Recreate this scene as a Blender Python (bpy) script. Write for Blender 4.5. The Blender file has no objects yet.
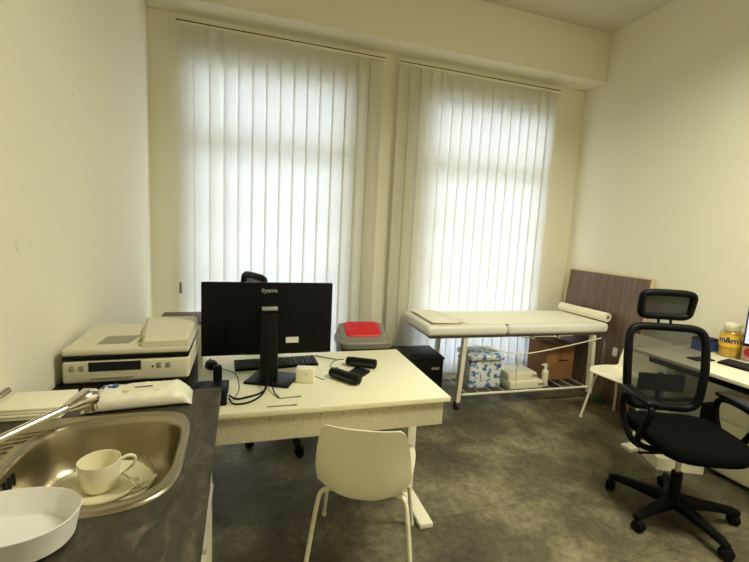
import bpy, bmesh, math, random
from mathutils import Vector, Matrix
random.seed(7)
R = math.radians
col = bpy.context.scene.collection

# ------------------------------------------------------------------ materials
def lin(c):
    out = []
    for v in c:
        v = v / 255.0
        out.append(v / 12.92 if v <= 0.04045 else ((v + 0.055) / 1.055) ** 2.4)
    return out

def mat(name, rgb, rough=0.5, metal=0.0, var=0.06, scale=8.0, bump=0.0, bscale=60.0, coat=0.0, spec=0.5, rgb2=None):
    m = bpy.data.materials.new(name)
    m.use_nodes = True
    nt = m.node_tree; N = nt.nodes; L = nt.links
    b = N['Principled BSDF']
    b.inputs['Roughness'].default_value = rough
    b.inputs['Metallic'].default_value = metal
    b.inputs['Specular IOR Level'].default_value = spec
    if coat: b.inputs['Coat Weight'].default_value = coat
    tc = N.new('ShaderNodeTexCoord')
    nz = N.new('ShaderNodeTexNoise'); nz.inputs['Scale'].default_value = scale; nz.inputs['Detail'].default_value = 5
    L.new(tc.outputs['Object'], nz.inputs['Vector'])
    mx = N.new('ShaderNodeMix'); mx.data_type = 'RGBA'
    c = lin(rgb); d = lin(rgb2) if rgb2 else [max(0, v * (1 - var * 2)) for v in c]
    mx.inputs[6].default_value = (*d, 1); mx.inputs[7].default_value = (*c, 1)
    L.new(nz.outputs['Fac'], mx.inputs[0])
    L.new(mx.outputs[2], b.inputs['Base Color'])
    if bump:
        n2 = N.new('ShaderNodeTexNoise'); n2.inputs['Scale'].default_value = bscale; n2.inputs['Detail'].default_value = 3
        L.new(tc.outputs['Object'], n2.inputs['Vector'])
        bp = N.new('ShaderNodeBump'); bp.inputs['Strength'].default_value = bump; bp.inputs['Distance'].default_value = 0.01
        L.new(n2.outputs['Fac'], bp.inputs['Height']); L.new(bp.outputs['Normal'], b.inputs['Normal'])
    return m

M = {}
M['wall'] = mat('wall_paint', (232, 227, 206), 0.85, var=0.015, scale=1.5, bump=0.06, bscale=40)
M['ceil'] = mat('ceiling_paint', (206, 200, 182), 0.9, var=0.015, scale=1.0)
M['white_lam'] = mat('white_laminate', (228, 224, 192), 0.38, var=0.01, scale=3)
M['white_plastic'] = mat('white_plastic', (232, 227, 200), 0.42, var=0.015, scale=4)
M['shell'] = mat('chair_shell_plastic', (236, 231, 204), 0.5, var=0.01, scale=4)
M['white_metal'] = mat('white_coated_metal', (230, 225, 200), 0.35, var=0.015)
M['printer'] = mat('printer_plastic', (216, 210, 186), 0.5, var=0.02, scale=6)
M['printer_grey'] = mat('printer_grey_plastic', (150, 145, 124), 0.55, var=0.03)
M['black'] = mat('black_plastic', (8, 8, 8), 0.5, var=0.05, spec=0.16)
M['black_satin'] = mat('black_satin', (10, 10, 10), 0.42, var=0.05, spec=0.22)
M['black_fabric'] = mat('black_fabric', (10, 9, 7), 0.95, var=0.12, scale=60, bump=0.2, bscale=400, spec=0.08)
M['dark_void'] = mat('dark_recess', (10, 10, 10), 0.8)
M['chrome'] = mat('chrome', (225, 222, 214), 0.09, 1.0, var=0.02)
M['steel'] = mat('brushed_steel', (176, 166, 142), 0.30, 1.0, var=0.05, scale=30, bump=0.04, bscale=200)
M['silver'] = mat('silver_plastic', (190, 188, 182), 0.35, 0.5)
M['ceramic'] = mat('cream_ceramic', (236, 230, 198), 0.16, var=0.01, coat=0.4)
M['white_bowl'] = mat('white_bowl_plastic', (232, 230, 226), 0.35, var=0.015)
M['paper'] = mat('white_paper', (240, 235, 212), 0.8, var=0.015, scale=20)
M['vinyl'] = mat('cream_vinyl', (234, 232, 220), 0.42, var=0.025, scale=5, bump=0.05, bscale=25)
M['cardboard'] = mat('cardboard', (150, 108, 62), 0.85, var=0.1, scale=12)
M['tape'] = mat('brown_tape', (128, 90, 50), 0.4, var=0.05)
M['grey_bin'] = mat('grey_bin_plastic', (128, 124, 112), 0.5, var=0.03)
M['dark_bin'] = mat('dark_grey_bin_plastic', (52, 52, 50), 0.5, var=0.04)
M['red'] = mat('red_plastic', (206, 26, 34), 0.4, var=0.03)
M['beech'] = mat('beech_edge', (222, 196, 140), 0.55, var=0.08, scale=30)
M['blue'] = mat('blue_print', (40, 78, 150), 0.4, var=0.05)
M['navy'] = mat('navy_print', (40, 46, 96), 0.5, var=0.05)
M['yellow'] = mat('yellow_wrap', (242, 196, 60), 0.35, var=0.1, scale=20)
M['brown_print'] = mat('brown_print', (58, 32, 16), 0.4)
M['green'] = mat('green_plastic', (40, 110, 50), 0.45, var=0.1)
M['redbox'] = mat('red_print', (214, 60, 66), 0.5, var=0.05)
M['pink'] = mat('pale_pink_card', (232, 190, 180), 0.6, var=0.05)
M['rubber'] = mat('grey_rubber', (60, 58, 54), 0.7)
M['wax'] = mat('brown_wood_trim', (78, 52, 36), 0.5, var=0.15, scale=20)
M['label'] = mat('label_white', (225, 222, 214), 0.6, var=0.03)
M['key'] = mat('keycaps', (34, 34, 35), 0.55, var=0.05)

def textured(name, build, rough=0.6):
    m = bpy.data.materials.new(name); m.use_nodes = True
    nt = m.node_tree; b = nt.nodes['Principled BSDF']; b.inputs['Roughness'].default_value = rough
    tc = nt.nodes.new('ShaderNodeTexCoord')
    build(nt, nt.nodes, nt.links, b, tc)
    return m
def ramp(N, stops):
    r = N.new('ShaderNodeValToRGB'); e = r.color_ramp.elements
    while len(e) < len(stops): e.new(0.5)
    for k, (p, c) in enumerate(stops):
        e[k].position = p; e[k].color = (*lin(c), 1)
    return r

def _floor(nt, N, L, b, tc):
    mp = N.new('ShaderNodeMapping'); mp.inputs['Location'].default_value = (0.06 + 0.97, 0.16, 0)
    L.new(tc.outputs['Object'], mp.inputs['Vector'])
    br = N.new('ShaderNodeTexBrick'); br.offset = 0.5; br.inputs['Scale'].default_value = 1
    br.inputs['Brick Width'].default_value = 0.97; br.inputs['Row Height'].default_value = 0.5
    br.inputs['Mortar Size'].default_value = 0.0022; br.inputs['Mortar Smooth'].default_value = 0.3; br.inputs['Bias'].default_value = 0
    br.inputs['Color1'].default_value = (0.86, 0.86, 0.86, 1); br.inputs['Color2'].default_value = (1.12, 1.12, 1.12, 1); br.inputs['Mortar'].default_value = (0.52, 0.52, 0.52, 1)
    L.new(mp.outputs[0], br.inputs['Vector'])
    n1 = N.new('ShaderNodeTexNoise'); n1.inputs['Scale'].default_value = 2.3; n1.inputs['Detail'].default_value = 8; n1.inputs['Roughness'].default_value = 0.62
    L.new(tc.outputs['Object'], n1.inputs['Vector'])
    r1 = ramp(N, [(0.25, (70, 64, 48)), (0.48, (106, 98, 74)), (0.68, (160, 150, 118))])
    L.new(n1.outputs['Fac'], r1.inputs['Fac'])
    n2 = N.new('ShaderNodeTexNoise'); n2.inputs['Scale'].default_value = 26; n2.inputs['Detail'].default_value = 6; n2.inputs['Roughness'].default_value = 0.7
    L.new(tc.outputs['Object'], n2.inputs['Vector'])
    r2 = ramp(N, [(0.3, (140, 140, 140)), (0.52, (214, 214, 214)), (0.72, (255, 255, 255))])
    L.new(n2.outputs['Fac'], r2.inputs['Fac'])
    m1 = N.new('ShaderNodeMix'); m1.data_type = 'RGBA'; m1.blend_type = 'MULTIPLY'; m1.inputs[0].default_value = 0.8
    L.new(r1.outputs[0], m1.inputs[6]); L.new(r2.outputs[0], m1.inputs[7])
    m2 = N.new('ShaderNodeMix'); m2.data_type = 'RGBA'; m2.blend_type = 'MULTIPLY'; m2.inputs[0].default_value = 1; m2.clamp_result = False
    L.new(m1.outputs[2], m2.inputs[6]); L.new(br.outputs['Color'], m2.inputs[7])
    L.new(m2.outputs[2], b.inputs['Base Color'])
    b.inputs['Specular IOR Level'].default_value = 0.35
    bp = N.new('ShaderNodeBump'); bp.inputs['Strength'].default_value = 0.15; bp.inputs['Distance'].default_value = 0.004
    L.new(n2.outputs['Fac'], bp.inputs['Height']); L.new(bp.outputs['Normal'], b.inputs['Normal'])
M['floor'] = textured('concrete_vinyl_tiles', _floor, 0.5)

def _slate(nt, N, L, b, tc):
    mp = N.new('ShaderNodeMapping'); mp.inputs['Scale'].default_value = (1, 0.45, 1); mp.inputs['Rotation'].default_value = (0, 0, 0.5)
    L.new(tc.outputs['Object'], mp.inputs['Vector'])
    n1 = N.new('ShaderNodeTexNoise'); n1.inputs['Scale'].default_value = 22; n1.inputs['Detail'].default_value = 9; n1.inputs['Roughness'].default_value = 0.65; n1.inputs['Distortion'].default_value = 1.2
    L.new(mp.outputs[0], n1.inputs['Vector'])
    r1 = ramp(N, [(0.3, (38, 34, 27)), (0.55, (64, 59, 46)), (0.75, (112, 104, 84))])
    L.new(n1.outputs['Fac'], r1.inputs['Fac']); L.new(r1.outputs[0], b.inputs['Base Color'])
    bp = N.new('ShaderNodeBump'); bp.inputs['Strength'].default_value = 0.3; bp.inputs['Distance'].default_value = 0.004
    L.new(n1.outputs['Fac'], bp.inputs['Height']); L.new(bp.outputs['Normal'], b.inputs['Normal'])
M['slate'] = textured('slate_worktop', _slate, 0.5)

def _woodgrain(nt, N, L, b, tc):
    mp = N.new('ShaderNodeMapping'); mp.inputs['Scale'].default_value = (1, 14, 0.9); mp.inputs['Rotation'].default_value = (0.12, 0, 0)
    L.new(tc.outputs['Object'], mp.inputs['Vector'])
    n1 = N.new('ShaderNodeTexNoise'); n1.inputs['Scale'].default_value = 3; n1.inputs['Detail'].default_value = 6; n1.inputs['Distortion'].default_value = 0.6
    L.new(mp.outputs[0], n1.inputs['Vector'])
    r1 = ramp(N, [(0.3, (88, 66, 52)), (0.5, (102, 80, 65)), (0.7, (122, 99, 84))])
    L.new(n1.outputs['Fac'], r1.inputs['Fac']); L.new(r1.outputs[0], b.inputs['Base Color'])
M['woodgrain'] = textured('brown_woodgrain', _woodgrain, 0.38)

def _chip(nt, N, L, b, tc):
    mp = N.new('ShaderNodeMapping'); mp.inputs['Scale'].default_value = (1, 1, 2.2)
    L.new(tc.outputs['Object'], mp.inputs['Vector'])
    n1 = N.new('ShaderNodeTexNoise'); n1.inputs['Scale'].default_value = 70; n1.inputs['Detail'].default_value = 6; n1.inputs['Roughness'].default_value = 0.75
    L.new(mp.outputs[0], n1.inputs['Vector'])
    r1 = ramp(N, [(0.3, (172, 164, 134)), (0.5, (192, 184, 153)), (0.7, (208, 200, 172))])
    L.new(n1.outputs['Fac'], r1.inputs['Fac']); L.new(r1.outputs[0], b.inputs['Base Color'])
M['chip'] = textured('raw_beige_board', _chip, 0.7)

def _packs(nt, N, L, b, tc):
    v = N.new('ShaderNodeTexVoronoi'); v.inputs['Scale'].default_value = 9
    L.new(tc.outputs['Object'], v.inputs['Vector'])
    n1 = N.new('ShaderNodeTexNoise'); n1.inputs['Scale'].default_value = 21; n1.inputs['Detail'].default_value = 2
    L.new(tc.outputs['Object'], n1.inputs['Vector'])
    r1 = ramp(N, [(0.50, (226, 228, 220)), (0.56, (110, 150, 200)), (0.66, (62, 100, 168))])
    L.new(n1.outputs['Fac'], r1.inputs['Fac']); L.new(r1.outputs[0], b.inputs['Base Color'])
M['packs'] = textured('blue_and_white_film', _packs, 0.3)

def _blind():
    m = bpy.data.materials.new('blind_fabric'); m.use_nodes = True
    nt = m.node_tree; N = nt.nodes; L = nt.links
    for n in list(N): N.remove(n)
    out = N.new('ShaderNodeOutputMaterial'); d = N.new('ShaderNodeBsdfDiffuse'); t = N.new('ShaderNodeBsdfTranslucent'); mx = N.new('ShaderNodeMixShader')
    tc = N.new('ShaderNodeTexCoord'); w = N.new('ShaderNodeTexNoise'); w.inputs['Scale'].default_value = 160; w.inputs['Detail'].default_value = 2
    mp = N.new('ShaderNodeMapping'); mp.inputs['Scale'].default_value = (1, 1, 0.15)
    L.new(tc.outputs['Object'], mp.inputs['Vector']); L.new(mp.outputs[0], w.inputs['Vector'])
    r = ramp(N, [(0.35, (236, 237, 238)), (0.65, (244, 246, 248))])
    d.inputs['Color'].default_value = (*lin((230, 225, 204)), 1)
    L.new(w.outputs['Fac'], r.inputs['Fac']); L.new(r.outputs[0], t.inputs['Color'])
    mx.inputs[0].default_value = 0.5
    L.new(d.outputs[0], mx.inputs[1]); L.new(t.outputs[0], mx.inputs[2]); L.new(mx.outputs[0], out.inputs['Surface'])
    return m
M['blind'] = _blind()

def see_through(name, rgb, alpha, rough=0.7):
    m = bpy.data.materials.new(name); m.use_nodes = True
    nt = m.node_tree; N = nt.nodes; L = nt.links
    b = N['Principled BSDF']; b.inputs['Base Color'].default_value = (*lin(rgb), 1); b.inputs['Roughness'].default_value = rough
    out = N['Material Output']; t = N.new('ShaderNodeBsdfTransparent'); mx = N.new('ShaderNodeMixShader'); mx.inputs[0].default_value = alpha
    L.new(t.outputs[0], mx.inputs[1]); L.new(b.outputs[0], mx.inputs[2]); L.new(mx.outputs[0], out.inputs['Surface'])
    return m
M['mesh'] = see_through('black_net_fabric', (12, 12, 11), 0.75, 0.9)
M['mesh_dense'] = see_through('dense_black_net_fabric', (20, 20, 18), 0.93, 0.9)
M['pane'] = see_through('window_glass', (235, 245, 250), 0.06, 0.05)

def glassmat(name, rgb, rough=0.02):
    m = bpy.data.materials.new(name); m.use_nodes = True
    b = m.node_tree.nodes['Principled BSDF']; b.inputs['Base Color'].default_value = (*lin(rgb), 1)
    b.inputs['Transmission Weight'].default_value = 1; b.inputs['Roughness'].default_value = rough; b.inputs['IOR'].default_value = 1.35
    return m
M['glass'] = glassmat('clear_glass', (250, 250, 245))
M['jar'] = glassmat('clear_jar_plastic', (255, 253, 245), 0.05)

def screenmat():
    m = bpy.data.materials.new('lit_screen'); m.use_nodes = True
    b = m.node_tree.nodes['Principled BSDF']; b.inputs['Base Color'].default_value = (0.02, 0.02, 0.02, 1)
    b.inputs['Emission Color'].default_value = (*lin((214, 222, 246)), 1); b.inputs['Emission Strength'].default_value = 1.0
    return m
M['screen'] = screenmat()

# ------------------------------------------------------------------ mesh helpers
class MB:
    def __init__(s): s.bm = bmesh.new()
    def box(s, c, d, rot=None, bev=0.0, seg=2):
        r = bmesh.ops.create_cube(s.bm, size=1.0)
        vs = r['verts']
        mtx = Matrix.Translation(Vector(c)) @ (rot.to_4x4() if rot else Matrix()) @ Matrix.Diagonal((*d, 1))
        bmesh.ops.transform(s.bm, matrix=mtx, verts=vs)
        if bev:
            es = list({e for v in vs for e in v.link_edges})
            bmesh.ops.bevel(s.bm, geom=es, offset=min(bev, 0.49 * min(d)), segments=seg, profile=0.5, affect='EDGES')
        return s
    def b(s, x0, x1, y0, y1, z0, z1, bev=0.0, seg=2):
        return s.box(((x0 + x1) / 2, (y0 + y1) / 2, (z0 + z1) / 2), (x1 - x0, y1 - y0, z1 - z0), None, bev, seg)
    def loft(s, rings, cap0=True, cap1=True, closed=True):
        prev = None; first = None
        for ring in rings:
            vs = [s.bm.verts.new(p) for p in ring]
            if prev:
                n = len(vs)
                for i in range(n if closed else n - 1):
                    j = (i + 1) % n
                    s.bm.faces.new((prev[i], prev[j], vs[j], vs[i]))
            else: first = vs
            prev = vs
        if cap0 and len(first) > 2: s.bm.faces.new(list(reversed(first)))
        if cap1 and len(prev) > 2: s.bm.faces.new(prev)
        return s
    def cyl(s, p0, p1, r0, r1=None, n=20, cap=True):
        p0 = Vector(p0); p1 = Vector(p1); r1 = r0 if r1 is None else r1
        q = (p1 - p0).to_track_quat('Z', 'Y')
        rings = [[p + q @ Vector((r * math.cos(2 * math.pi * k / n), r * math.sin(2 * math.pi * k / n), 0)) for k in range(n)] for p, r in ((p0, r0), (p1, r1))]
        return s.loft(rings, cap, cap)
    def tube(s, pts, r, n=10, closed=False, sub=0, flat=1.0):
        P = [Vector(p) for p in pts]
        for _ in range(sub):                                      # corner cutting keeps ends
            Q = []; m = len(P)
            rng = range(m) if closed else range(m - 1)
            if not closed: Q.append(P[0])
            for i in rng:
                a, b2 = P[i], P[(i + 1) % m]
                Q += [a.lerp(b2, .25), a.lerp(b2, .75)]
            if not closed: Q.append(P[-1])
            P = Q
        m = len(P); rings = []; nrm = None
        for i, p in enumerate(P):
            if closed: t = P[(i + 1) % m] - P[i - 1]
            else: t = P[min(i + 1, m - 1)] - P[max(i - 1, 0)]
            t.normalize()
            if nrm is None:
                nrm = t.orthogonal().normalized()
            nrm = (nrm - t * nrm.dot(t)).normalized(); bn = t.cross(nrm)
            rr = r[i * len(r) // m] if isinstance(r, (list, tuple)) else r
            rings.append([p + nrm * rr * math.cos(2 * math.pi * k / n) + bn * rr * flat * math.sin(2 * math.pi * k / n) for k in range(n)])
        if closed: rings.append(rings[0]); return s.loft(rings, False, False)
        return s.loft(rings)
    def lathe(s, prof, c=(0, 0, 0), n=40, sx=1.0, sy=1.0):
        cx, cy, cz = c
        rings = [[Vector((cx + r * sx * math.cos(2 * math.pi * k / n), cy + r * sy * math.sin(2 * math.pi * k / n), cz + z)) for k in range(n)] for r, z in prof]
        return s.loft(rings)
    def prism(s, pts, z0, z1):
        return s.loft([[Vector((x, y, z0)) for x, y in pts], [Vector((x, y, z1)) for x, y in pts]])
    def cells(s, us, vs, mask, w0, w1, axis):
        """solid plate on a grid with holes; axis 'z': u=x v=y, axis 'y': u=x v=z"""
        def P(u, v, w): return Vector((u, v, w)) if axis == 'z' else Vector((u, w, v))
        nu, nv = len(us) - 1, len(vs) - 1
        on = lambda i, j: 0 <= i < nu and 0 <= j < nv and mask(i, j)
        V = {}
        def g(i, j, k):
            if (i, j, k) not in V: V[(i, j, k)] = s.bm.verts.new(P(us[i], vs[j], (w0, w1)[k]))
            return V[(i, j, k)]
        for i in range(nu):
            for j in range(nv):
                if not on(i, j): continue
                for k in (0, 1): s.bm.faces.new((g(i, j, k), g(i + 1, j, k), g(i + 1, j + 1, k), g(i, j + 1, k)))
                for (di, dj, a, b2) in ((-1, 0, (i, j), (i, j + 1)), (1, 0, (i + 1, j), (i + 1, j + 1)), (0, -1, (i, j), (i + 1, j)), (0, 1, (i, j + 1), (i + 1, j + 1))):
                    if not on(i + di, j + dj): s.bm.faces.new((g(*a, 0), g(*b2, 0), g(*b2, 1), g(*a, 1)))
        return s
    def grid(s, f, nu, nv, thick=0.0):
        """sheet f(u,v) u,v in 0..1, given thickness along its normals"""
        V = [[Vector(f(i / nu, j / nv)) for j in range(nv + 1)] for i in range(nu + 1)]
        def nr(i, j):
            a = V[min(i + 1, nu)][j] - V[max(i - 1, 0)][j]; b2 = V[i][min(j + 1, nv)] - V[i][max(j - 1, 0)]
            c = a.cross(b2)
            return c.normalized() if c.length > 1e-12 else Vector((0, 0, 1))
        A = [[s.bm.verts.new(V[i][j]) for j in range(nv + 1)] for i in range(nu + 1)]
        if thick:
            B = [[s.bm.verts.new(V[i][j] - nr(i, j) * thick) for j in range(nv + 1)] for i in range(nu + 1)]
        for i in range(nu):
            for j in range(nv):
                s.bm.faces.new((A[i][j], A[i + 1][j], A[i + 1][j + 1], A[i][j + 1]))
                if thick: s.bm.faces.new((B[i][j + 1], B[i + 1][j + 1], B[i + 1][j], B[i][j]))
        if thick:
            edge = [(i, 0) for i in range(nu)] + [(nu, j) for j in range(nv)] + [(i, nv) for i in range(nu, 0, -1)] + [(0, j) for j in range(nv, 0, -1)]
            for k, (i, j) in enumerate(edge):
                i2, j2 = edge[(k + 1) % len(edge)]
                s.bm.faces.new((A[i2][j2], A[i][j], B[i][j], B[i2][j2]))
        return s
    def build(s, name, m, parent=None, loc=(0, 0, 0), ang=35, flat=False, rotz=0):
        bmesh.ops.recalc_face_normals(s.bm, faces=s.bm.faces)
        me = bpy.data.meshes.new(name); s.bm.to_mesh(me); s.bm.free()
        if not flat:
            for p in me.polygons: p.use_smooth = True
            me.set_sharp_from_angle(angle=R(ang))
        me.materials.append(m)
        o = bpy.data.objects.new(name, me); col.objects.link(o)
        o.location = loc; o.rotation_euler = (0, 0, rotz)
        if parent: o.parent = parent
        return o

def tag(o, label, cat, group=None):
    o['label'] = label; o['category'] = cat
    if group: o['group'] = group
    return o
def thing(name, label, cat, loc=(0, 0, 0), rotz=0.0, group=None):
    o = bpy.data.objects.new(name, None); col.objects.link(o); o.empty_display_size = 0.1
    o.location = loc; o.rotation_euler = (0, 0, rotz)
    return tag(o, label, cat, group)
def struct(o):
    o['kind'] = 'structure'; return o
def copy_tree(o, parent=None):
    c = o.copy(); col.objects.link(c)
    if parent: c.parent = parent
    for ch in list(o.children): copy_tree(ch, c)
    return c
def text_mesh(name, body, size, m, parent, loc, rot, depth=0.0006, shear=0.0, off=0.0, space=1.0):
    cu = bpy.data.curves.new(name, 'FONT'); cu.body = body; cu.size = size; cu.extrude = depth
    cu.align_x = 'CENTER'; cu.align_y = 'CENTER'; cu.shear = shear; cu.offset = off; cu.space_character = space
    t = bpy.data.objects.new(name + '_curve', cu); col.objects.link(t)
    dg = bpy.context.evaluated_depsgraph_get()
    me = bpy.data.meshes.new_from_object(t.evaluated_get(dg))
    bpy.data.objects.remove(t); bpy.data.curves.remove(cu)
    me.materials.clear(); me.materials.append(m)
    o = bpy.data.objects.new(name, me); col.objects.link(o)
    o.parent = parent; o.location = loc; o.rotation_euler = rot
    return o
def sup(cx, cy, a, b2, n, e):                                      # superellipse outline
    o = []
    for k in range(n):
        t = 2 * math.pi * k / n; c, s_ = math.cos(t), math.sin(t)
        o.append((cx + a * math.copysign(abs(c) ** (2 / e), c), cy + b2 * math.copysign(abs(s_) ** (2 / e), s_)))
    return o

# ------------------------------------------------------------------ the room
XL, XR, YB, YF = -0.707, 3.533, 3.775, -1.6
ZS, ZT, BD = 3.157, 3.641, 0.27
T = 0.32
struct(MB().b(XL - .1, XR + .1, YF - .1, YB + T, -.12, 0).build('floor', M['floor'], flat=True))
struct(MB().b(XL - .1, XR + .1, YF - .1, YB + T, ZT, ZT + .12).build('ceiling', M['ceil'], flat=True))
struct(MB().b(XL - .12, XL, YF, YB + T, 0, ZT).build('wall_left', M['wall'], flat=True))
struct(MB().b(XR, XR + .12, YF, YB + T, 0, ZT).build('wall_right', M['wall'], flat=True))
struct(MB().b(XL - .12, XR + .12, YF - .12, YF, 0, ZT).build('wall_front', M['wall'], flat=True))
WIN = [(-.46, .94), (1.66, 3.13)]
WZ0, WZ1 = .12, 2.82
us = [XL, WIN[0][0], WIN[0][1], WIN[1][0], WIN[1][1], XR]; vs = [0, WZ0, WZ1, ZT]
struct(MB().cells(us, vs, lambda i, j: not (i in (1, 3) and j == 1), YB, YB + T, 'y').build('wall_back', M['wall'], flat=True))
bo = struct(MB().b(XL, XR, YB - BD, YB, ZS, ZT, 0.008).build('ceiling_beam', M['wall']))

M['frame'] = mat('window_frame_white', (228, 230, 228), 0.4, var=0.01)
for k, (x0, x1) in enumerate(WIN):
    w = bpy.data.objects.new('window_%d' % (k + 1), None); col.objects.link(w); struct(w)
    w.location = ((x0 + x1) / 2, YB + .10, WZ0)
    hw = (x1 - x0) / 2; H_ = WZ1 - WZ0
    f = MB()
    f.b(-hw, hw, -.035, .035, 0, .07); f.b(-hw, hw, -.035, .035, H_ - .07, H_)
    f.b(-hw, -hw + .08, -.035, .035, .07, H_ - .07); f.b(hw - .08, hw, -.035, .035, .07, H_ - .07)
    f.b(-hw + .08, hw - .08, -.05, .04, 2.20 - WZ0 - .07, 2.20 - WZ0 + .07)
    for z in (1.65, 1.10, .58): f.b(-hw + .08, hw - .08, -.02, .02, z - WZ0 - .024, z - WZ0 + .024)
    f.build('window_frame', M['frame'], w)
    g = MB().b(-hw + .06, hw - .06, -.004, .004, .06, H_ - .06).build('pane', M['pane'], w)
    MB().b(-hw, hw, -.098, -.036, -.0, 0.012, .004).build('window_sill', M['frame'], w)

# filled plug patches on the left wall
for y, z, r in ((1.668, 1.446, .028), (2.196, 2.073, .008), (2.499, 1.775, .008), (3.07, 1.744, .008)):
    p = MB().cyl((XL - .002, y, z), (XL + .0025, y, z), r, r * .93, 24)
    struct(p.build('trim_1', M['wall']))

# ------------------------------------------------------------------ vertical blinds
def blind(name, label, x0, n, pitch, zb, wand):
    y = YB - .065; ZTOP = ZS - .052
    t = thing(name, label, 'blind', (x0, y, ZTOP), 0, 'vertical window blinds')
    Lr = n * pitch
    hr = MB().b(0.0, Lr + .02, -.02, .02, -.045, -.001, .004).build('head_rail', M['white_metal'], t)
    MB().b(-.004, Lr + .024, -.0215, -.0195, -.03, -.022).build('rail_groove', M['dark_void'], hr)
    for k in range(n):
        a = R(7 + random.uniform(-2.5, 2.5))
        if name == 'vertical_blind' and x0 < 0 and k in (2, 3): a = R(24 if k == 2 else 20)
        w = .124
        def f(u, v, a=a):
            s_ = (u - .5) * w; bow = .002 * (1 - (2 * u - 1) ** 2)
            return (s_ * math.cos(a) - bow * math.sin(a), s_ * math.sin(a) + bow * math.cos(a) - .004, -.05 - v * (ZTOP - .05 - zb))
        MB().grid(f, 6, 1, .0006).build('vane', M['blind'], t, (pitch * (k + .5) + .01, 0, 0), ang=60)
    if wand:
        c = MB().cyl((.015, -.035, -.05), (.015, -.035, -2.06), .0015, n=6).build('control_cord', M['white_plastic'], t)
        MB().cyl((.015, -.035, -2.06), (.015, -.035, -2.15), .009, .011, 12).build('cord_weight', M['grey_bin'], c)
    return t
blind('vertical_blind', 'white vertical blind behind the black desk monitor, with grey cord weight', -.495, 15, .1118, .10, True)
blind('vertical_blind', 'white vertical blind behind the cream examination couch', 1.345, 16, .1105, .10, False)

# ------------------------------------------------------------------ kitchenette
CT = .94
CE = -.07; CEND = 1.57
SC = (-.350, 1.150); n = 96
def wt_ring(z, outer):
    P = sup(*SC, .190, .209, n, 3.6)
    if not outer: return [Vector((x, y, z)) for x, y in P]
    x0, x1, y0, y1 = XL + .001, CE, -.25, CEND; o = []
    for x, y in P:
        dx, dy = x - SC[0], y - SC[1]
        t = min(((x1 if dx > 0 else x0) - SC[0]) / dx if abs(dx) > 1e-9 else 1e9, ((y1 if dy > 0 else y0) - SC[1]) / dy if abs(dy) > 1e-9 else 1e9)
        o.append([SC[0] + dx * t, SC[1] + dy * t])
    for cx, cy in ((x0, y0), (x1, y0), (x1, y1), (x0, y1)):
        k = min(range(n), key=lambda i: (o[i][0] - cx) ** 2 + (o[i][1] - cy) ** 2); o[k] = [cx, cy]
    return [Vector((x, y, z)) for x, y in o]
tag(MB().loft([wt_ring(CT, True), wt_ring(CT, False), wt_ring(CT - .038, False), wt_ring(CT - .038, True), wt_ring(CT, True)], False, False).build('worktop', M['slate'], flat=True),
    'dark slate-look kitchen worktop around the steel sink', 'worktop')
cab = thing('base_cabinet', 'cream kitchen base cabinet under the dark worktop', 'cabinet', (0, 0, 0))
c = MB()
c.b(XL + .004, -.125, -.22, 1.545, .10, .74); c.b(XL + .004, -.105, 1.53, 1.55, .10, CT - .040); c.b(XL + .004, -.105, -.24, -.22, .10, CT - .040)
c.b(XL + .004, -.16, -.22, 1.53, 0, .10)
c.build('body', M['white_lam'], cab)
for (y0, y1) in ((.655, 1.546), (-.235, .650)):
    d = MB().b(-.123, -.100, y0, y1, .115, CT - .045, .002).build('door', M['white_lam'], cab)
    h = MB(); ym = y0 + .425
    h.b(-.086, -.074, ym - .13, ym + .13, .772, .788, .003); h.b(-.102, -.076, ym - .125, ym - .112, .774, .786); h.b(-.102, -.076, ym + .112, ym + .125, .774, .786)
    h.build('handle', M['silver'], d)

# sink
sk = thing('kitchen_sink', 'stainless steel inset sink with one bowl set into the dark worktop', 'sink', (0, 0, CT))
def ring(cx, cy, a, b2, e, z): return [Vector((x, y, z)) for x, y in sup(cx, cy, a, b2, n, e)]
OX, OY, OA, OB = -.392, 1.150, .256, .246
rings = [ring(OX, OY, OA, OB, 4.2, .0005), ring(OX, OY, OA - .002, OB - .002, 4.2, .006), ring(OX, OY, OA - .008, OB - .008, 4.2, .0085), ring(OX, OY, OA - .016, OB - .016, 4.1, .006),
         ring(*SC, .204, .219, 3.7, .0045), ring(*SC, .197, .214, 3.7, .0065), ring(*SC, .189, .208, 3.6, .002), ring(*SC, .184, .203, 3.6, -.012), ring(*SC, .177, .197, 3.5, -.07),
         ring(*SC, .169, .189, 3.4, -.115), ring(*SC, .152, .172, 3.0, -.136), ring(*SC, .10, .12, 2.6, -.143), ring(*SC, .03, .03, 2, -.147)]
MB().loft(rings, False, True).build('basin', M['steel'], sk, ang=50)
rb = MB()
for k in range(13):
    y = .99 + k * .027
    rb.cyl((-.625, y - .012, .0062), (-.568 + .022 * max(0, k - 9), y + .012, .0062), .0035, .0035, 8)
rb.build('drainer_rib', M['steel'], sk)
ov = MB()
for k in range(3):
    y = 1.118 + k * .019
    ov.b(-.536, -.526, y - .004, y + .004, -.055, -.022, .002)
ov.build('overflow_slot', M['dark_void'], sk)
MB().lathe([(.0, .0), (.036, .0), (.038, .003), (.03, .004), (.0, .0025)], (*SC, -.147), 30).build('drain', M['chrome'], sk)

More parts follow.
